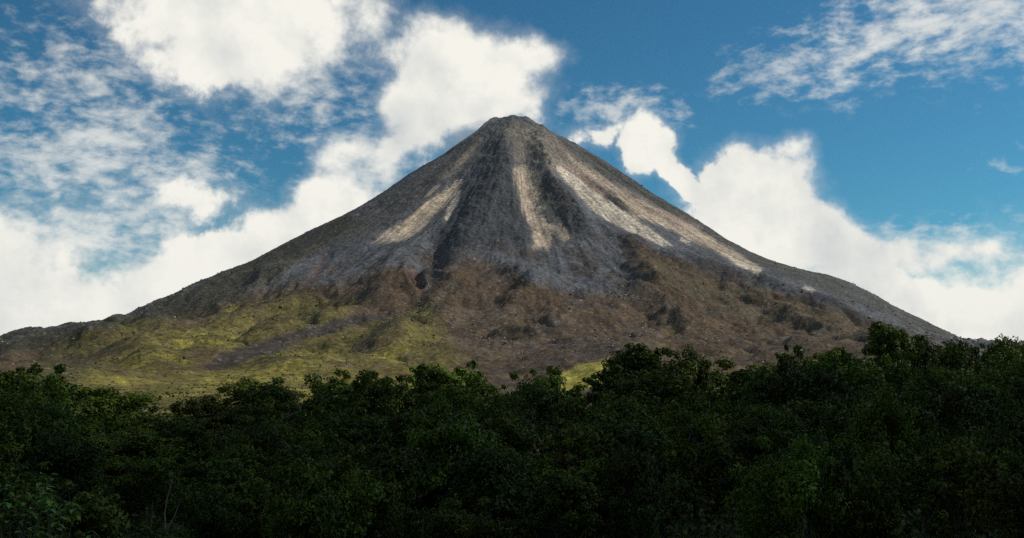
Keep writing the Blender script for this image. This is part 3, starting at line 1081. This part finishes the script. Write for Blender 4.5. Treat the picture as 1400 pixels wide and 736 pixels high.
TREETOP = np.array([(-150, 510), (0, 502), (40, 500), (75, 517), (130, 533), (200, 543), (300, 539), (360, 524), (410, 517), (470, 508), (560, 503), (640, 499), (700, 509),
                    (735, 508), (765, 530), (808, 527), (832, 500), (880, 488), (930, 482), (1000, 490), (1060, 490), (1095, 483), (1140, 482), (1180, 472), (1212, 460),
                    (1250, 460), (1280, 461), (1330, 457), (1390, 458), (1550, 460)], float)
FORM = {'round': 'rounded', 'wide': 'broad', 'bush': 'bushy', 'spiky': 'ragged', 'tall': 'slender', 'sparse': 'open'}
TINT = {M_LEAF.name: 'mid green', M_LEAF_DARK.name: 'dark green', M_LEAF_OLIVE.name: 'olive green'}
BASEW = {'round': 0.80, 'wide': 1.0, 'bush': 1.0, 'spiky': 0.68, 'tall': 0.6, 'sparse': 0.75}


def floor_at(x, y):
    return float(floor_h(np.array([x]), np.array([y]))[0])


def plant_tree(meshes, x, y, ztop, label, group=None, girth=1.0, spin=None):
    tr, cr, zt = meshes
    z0 = floor_at(x, y) - 0.05
    h = (ztop - z0) / zt
    o = link("tree", None, label=label, category="tree")
    if group:
        o['group'] = group
    o.location = (x, y, z0)
    o.rotation_euler = (0, 0, random.uniform(0, 6.28) if spin is None else spin)
    o.scale = (h * girth, h * girth, h)
    link("trunk", tr, o)
    link("crown", cr, o)
    return o


def z_of(py, d):
    """height at distance d (along Y) that shows at photo row py"""
    v = aim(700, py)
    return v.z / v.y * d


PLACES = [(70, "by the left edge"), (190, "below the grassy shoulder"), (300, "below the green hummocks"),
          (420, "below the lava tongue"), (530, "below the grassy lobe"), (640, "below the brown lobe"),
          (740, "below the middle chute"), (850, "below the yellow field"), (960, "below the right chute"),
          (1080, "below the brown ridge"), (1190, "left of the tallest tree"), (1300, "below the tallest tree"), (9999, "by the right edge")]
BANDS = [(0.18, "at the bottom edge"), (0.38, "in the lower rows"), (0.58, "in the middle rows"), (0.80, "in the upper rows"), (9, "on the skyline")]


def build_forest():
    rnd = random.Random(21)
    D0, D1, STEP = 43.0, 205.0, 0.185
    rows, d = [], D0
    while d < D1:
        rows.append(d)
        d *= 1 + STEP
    cells = {}
    # trees that stand out, each with its own words: photo pixel of the top, depth, kind, crown width in pixels
    stand = [
        (1212, 438, 196, 8, 72, "tall dark twin-topped tree rising highest above the right forest skyline"),
        (1252, 448, 199, 4, 62, "slender dark tree just right of the tallest tree on the skyline"),
        (882, 469, 190, 8, 110, "dark ragged tree cresting the skyline right of the yellow field"),
        (838, 491, 186, 4, 60, "smaller dark tree at the right end of the bright yellow field"),
        (741, 498, 182, 9, 84, "bushy dark tree standing left of the bright yellow field"),
        (1094, 470, 194, 4, 62, "small dark pointed tree on the skyline below the brown ridge"),
        (1142, 473, 196, 8, 66, "ragged green tree between the small pointed tree and the tallest tree"),
        (34, 495, 168, 9, 120, "big leafy tree rising above the skyline at the left edge"),
        (935, 474, 196, 1, 70, "rounded tree just right of the dark skyline crest"),
        (585, 497, 186, 8, 66, "ragged tree on the skyline below the pale rubble of the lava lobe"),
        (1316, 458, 200, 6, 56, "open tree with sprigs against the white cloud at right"),
        (1382, 455, 203, 6, 70, "sparse tree of open sprigs against the cloud at the right edge"),
        (470, 508, 184, 0, 80, "rounded green tree on the skyline below the yellow-green lobe"),
    ]
    for px, py, d, k, wpx, lab in stand:
        x = (px - 700) / F * d * CT
        zt = z_of(py, d)
        h = zt - floor_at(x, d)
        kd, mt = KINDS[k][:2]
        g = min(1.7, max(0.6, 1.35 * wpx / F * d / (BASEW[kd] * h)))
        plant_tree(KINDS[k][2:], x, d, zt, lab, "trees standing out on the forest skyline", g)
    for ri, d in enumerate(rows):
        s = math.log(d / D0) / math.log(D1 / D0)
        px = -60 + (ri % 2) * 52 + rnd.uniform(-15, 15)
        while px < 1470:
            q = px + rnd.uniform(-22, 22)
            y = d * rnd.uniform(0.965, 1.04)
            keep = not (ri < 4 and (150 < q < 250 or 885 < q < 985)) and not (ri < 3 and 510 < q < 620) and not (ri < 2 and (1190 < q < 1290 or 300 < q < 350))
            top = np.interp(q, TREETOP[:, 0], TREETOP[:, 1]) - 7 + (1 - s) ** 1.2 * 150 + (rnd.uniform(-34, 48) * (1.2 - s) if s < 0.85 else rnd.uniform(-10, 9)) + 2
            x = (q - 700) / F * y * CT
            k = rnd.choice([0, 1, 2, 3, 4, 5, 7, 8, 9, 0, 1, 9, 6, 2])
            kd, mt = KINDS[k][:2]
            h = z_of(top, y) - floor_at(x, y)
            g = min(1.6, max(0.7, 112 / F * y * 1.12 / (BASEW[kd] * h))) * rnd.uniform(0.75, 1.25)
            px += 108 * rnd.uniform(0.75, 1.25)
            if not keep:
                continue
            o = plant_tree(KINDS[k][2:], x, y, z_of(top, y), "", None, g)
            band = next(b for lim, b in BANDS if s < lim)
            place = next(p for lim, p in PLACES if q < lim)
            cells.setdefault((kd, mt.name, band, place), []).append((q, top, o))
    ORD = ["leftmost", "second from left", "third from left", "fourth from left", "fifth from left"]
    for (kd, mn, band, place), lst in cells.items():
        base = f"{TINT[mn]} {FORM[kd]} tree {band} {place}"
        lst.sort(key=lambda t: t[0])
        n = len(lst)
        for i, (q, top, o) in enumerate(lst):
            if n == 1:
                lab = base
            elif n == 2:
                lab = ("left of two: ", "right of two: ")[i] + base
            else:
                lab = ("rightmost" if i == n - 1 else ORD[min(i, 4)]) + ": " + base
            o['label'] = lab
            o['group'] = "forest trees " + band
    print("forest trees", sum(len(v) for v in cells.values()) + len(stand))


build_forest()


# ------------------------------------------------------------------ plants that catch the eye inside the forest
def build_specials():
    rnd = random.Random(77)
    # trees with withered leaves among the green ones
    d = 66.0
    m = tree_meshes("tree_pale", rnd, 'round', M_LEAF_PALE, 20, 5, 0.024)
    o = plant_tree(KINDS[0][2:], (612 - 700) / F * d, d, z_of(556, d), "green tree speckled with pale withered leaves amid the canopy", None, 0.85)
    link("withered_leaves", m[1], o)
    d = 62.0
    m = tree_meshes("tree_rusty", rnd, 'round', M_LEAF_RUST, 26, 22, 0.030)
    o = plant_tree(KINDS[6][2:], (795 - 700) / F * d, d, z_of(572, d), "half-dead tree with rusty brown leaves amid the green canopy", None, 0.8)
    link("rusty_leaves", m[1], o)
    m = tree_meshes("tree_fresh", rnd, 'sparse', M_LEAF_FRESH, 22, 40, 0.05)
    for px, py, d, lab in ((565, 692, 40.0, "fresh green bush at the bottom edge beside a dark gap"), (882, 690, 40.5, "fresh green bush at the bottom edge right of centre"),
                           (445, 672, 41.0, "fresh green bush low in the dark forest left of centre")):
        plant_tree(m, (px - 700) / F * d, d, z_of(py, d), lab, "fresh green bushes at the bottom edge", 0.42)
    # bare pale trunk in the dark gap
    V, T = [], []

    def add(p, r, k=7):
        v, t = tube(p, r, k)
        o = len(V)
        V.extend(v)
        T.extend([tuple(i + o for i in q) for q in t])
    d = 47.0
    x = (240 - 700) / F * d
    z0 = floor_at(x, d)
    add([(0, 0, -0.1), (0.05, 0, 1.6), (-0.05, 0.05, 3.0), (-0.16, 0, 4.2), (-0.05, 0, 5.0), (0.1, 0.1, 5.7)], [0.05, 0.045, 0.04, 0.03, 0.02, 0.008])
    add([(-0.08, 0, 3.4), (0.25, 0.1, 4.1), (0.5, 0.1, 4.9)], [0.035, 0.022, 0.006], 5)
    o = link("bare_tree", mesh_from("bare_tree", V, np.array(T), M_PALE_BARK, None, True),
             label="bare pale slender trunk standing in the dark gap of the forest", category="tree")
    o.location = (x, d, z0)
    # big-leaved shrub at the lower left: every leaf a part
    lm = []
    for q in range(3):
        bm = bmesh.new()
        L, Wd = 1.0, 0.21 + 0.03 * q
        prof = [(0, .02), (.15, .5), (.35, 1.0), (.6, .9), (.82, .5), (1.0, .02)]
        ring = []
        for t, w in prof:
            z = -0.32 * t * t
            ring.append([bm.verts.new((t * L, -w * Wd, z + .07 * w)), bm.verts.new((t * L, 0, z)), bm.verts.new((t * L, w * Wd, z + .07 * w))])
        for a, b in zip(ring, ring[1:]):
            bm.faces.new((a[0], a[1], b[1], b[0]))
            bm.faces.new((a[1], a[2], b[2], b[1]))
        me = bpy.data.meshes.new("big_leaf")
        bm.to_mesh(me)
        bm.free()
        at = me.attributes.new("leaf_tone", 'FLOAT', 'POINT')
        at.data.foreach_set("value", np.full(len(me.vertices), 0.15 + 0.3 * q, np.float32))
        me.materials.append(M_LEAF_BRIGHT)
        lm.append(me)
    for px, py, d, wid, nst, lab in ((38, 618, 37.0, 1.5, 22, "large-leaved shrub with glossy fresh green leaves at the left edge"),
                                     (95, 650, 36.0, 1.1, 13, "smaller large-leaved shrub right of the glossy one at lower left")):
        x = (px - 700) / F * d
        z0 = floor_at(x, d)
        H = z_of(py, d) - z0
        root = link("large_leaved_shrub", None, label=lab, category="shrub", group="large-leaved shrubs at lower left")
        root.location = (x, d, z0)
        V.clear()
        T.clear()
        leaves = []
        for i in range(nst):
            a, rr = rnd.uniform(0, 6.28), wid * math.sqrt(rnd.random())
            top = Vector((math.cos(a) * rr, math.sin(a) * rr, H * rnd.uniform(0.62, 0.98) - 0.25 * rr))
            add([(math.cos(a) * rr * .2, math.sin(a) * rr * .2, -0.05), tuple(Vector((top.x * .5, top.y * .5, top.z * .6))), tuple(top)], [0.03, 0.02, 0.008], 5)
            for j in range(9):
                leaves.append((top - Vector((0, 0, 0.07 * j)), a + 2.4 * j, rnd.uniform(-.5, .5)))
        link("stems", mesh_from("shrub_stems", V, np.array(T), M_BARK), root)
        for p, a, tilt in leaves:
            o = link("leaf", lm[rnd.randint(0, 2)], root)
            o.location = p
            o.rotation_euler = (rnd.uniform(-.4, .4), tilt, a)
            k = rnd.uniform(0.26, 0.42)
            o.scale = (k, k, k)


build_specials()


def build_undergrowth():
    """low growth that fills the forest floor between the trunks"""
    rng = np.random.default_rng(3)
    n = 26000
    d = 38 * (215 / 38.0) ** rng.random(n)
    x = (rng.uniform(-80, 1480, n) - 700) / F * d
    z = floor_h(x, d) + rng.random(n) ** 1.5 * (0.6 + 0.015 * d)
    ls = (0.006 * d) * rng.uniform(0.7, 1.5, n)
    R = rot_mats(n, rng)
    base = np.array([(-.5, 0, 0), (0, -.3, .1), (.55, 0, -.1), (0, .3, .1)])
    V = np.einsum('nij,vj->nvi', R, base) * ls[:, None, None] + np.stack([x, d, z], -1)[:, None]
    i0 = np.arange(n)[:, None] * 4
    T = np.concatenate([i0 + np.array([0, 1, 2]), i0 + np.array([0, 2, 3])])
    link("undergrowth", mesh_from("undergrowth", V.reshape(-1, 3), T, M_LEAF_DARK, {"leaf_tone": ('FLOAT', 'POINT', np.repeat(rng.random(n), 4))}), kind='stuff')


build_undergrowth()

# ------------------------------------------------------------------ air
def build_haze():
    bm = bmesh.new()
    bmesh.ops.create_cube(bm, size=1.0)
    for v in bm.verts:
        v.co = Vector((v.co.x * 33000, v.co.y * 33000, -26 if v.co.z < 0 else 1262))
    me = bpy.data.meshes.new("haze")
    bm.to_mesh(me)
    bm.free()
    m, N, out = material("haze_air")
    pv = N.new('ShaderNodeVolumePrincipled')
    pv.inputs['Color'].default_value = (0.80, 0.88, 1.0, 1)
    pv.inputs['Density'].default_value = 0.000006
    pv.inputs['Anisotropy'].default_value = 0.0
    N.link(pv.outputs[0], out.inputs['Volume'])
    me.materials.append(m)
    link("haze", me, kind='stuff')


build_haze()


# ------------------------------------------------------------------ unseen cloud added overhead to shade the forest
def build_shade_cloud():
    h = 1560.0
    c = Vector((0, -74, 0)) + sv * (h / sv.z)
    rng = random.Random(9)
    bm = bmesh.new()
    bmesh.ops.create_icosphere(bm, subdivisions=5, radius=1.0)
    me = bpy.data.meshes.new("cloud")
    bm.to_mesh(me)
    bm.free()
    v = np.empty(len(me.vertices) * 3, np.float32)
    me.vertices.foreach_get("co", v)
    v = v.reshape(-1, 3).astype(float)
    k = 1 + 0.30 * fbm(v[:, 0] * 2.2 + v[:, 2] * 1.7, v[:, 1] * 2.2 - v[:, 2] * 1.3, 5, 301, 0.55, 2)
    v = v * k[:, None]
    v[:, 2] = np.where(v[:, 2] < 0, v[:, 2] * 0.45, v[:, 2])
    v *= np.array([430, 260, 190])
    me.vertices.foreach_set("co", v.astype(np.float32).ravel())
    me.update()
    m, N, out = material("shade_cloud_vapour")
    pv = N.new('ShaderNodeVolumePrincipled')
    pv.inputs['Color'].default_value = (0.98, 0.98, 0.98, 1)
    pv.inputs['Density'].default_value = 0.0076
    N.link(pv.outputs[0], out.inputs['Volume'])
    me.materials.append(m)
    o = link("cloud", me, kind='structure')  # stands out of view, sized and set for its shade
    o.location = c


build_shade_cloud()


def build_mist():
    """thin mist that drifts over the left edge of the summit"""
    bm = bmesh.new()
    bmesh.ops.create_icosphere(bm, subdivisions=4, radius=1.0)
    for v in bm.verts:
        p = np.array([v.co.x]), np.array([v.co.y + v.co.z])
        k = 1 + 0.45 * float(fbm(p[0] * 1.6, p[1] * 1.6, 4, 501, 0.55)[0])
        v.co = Vector((v.co.x * 120 * k, v.co.y * 120 * k, v.co.z * 48 * k + v.co.x * 62))
    me = bpy.data.meshes.new("mist")
    bm.to_mesh(me)
    bm.free()
    m, N, out = material("mist_vapour")
    pv = N.new('ShaderNodeVolumePrincipled')
    pv.inputs['Color'].default_value = (0.97, 0.97, 0.97, 1)
    pv.inputs['Density'].default_value = 0.0028
    N.link(pv.outputs[0], out.inputs['Volume'])
    me.materials.append(m)
    o = link("mist", me, kind='stuff')
    d = YS - 40
    o.location = ((640 - 700) / F * d, d, z_of(186, d))


build_mist()
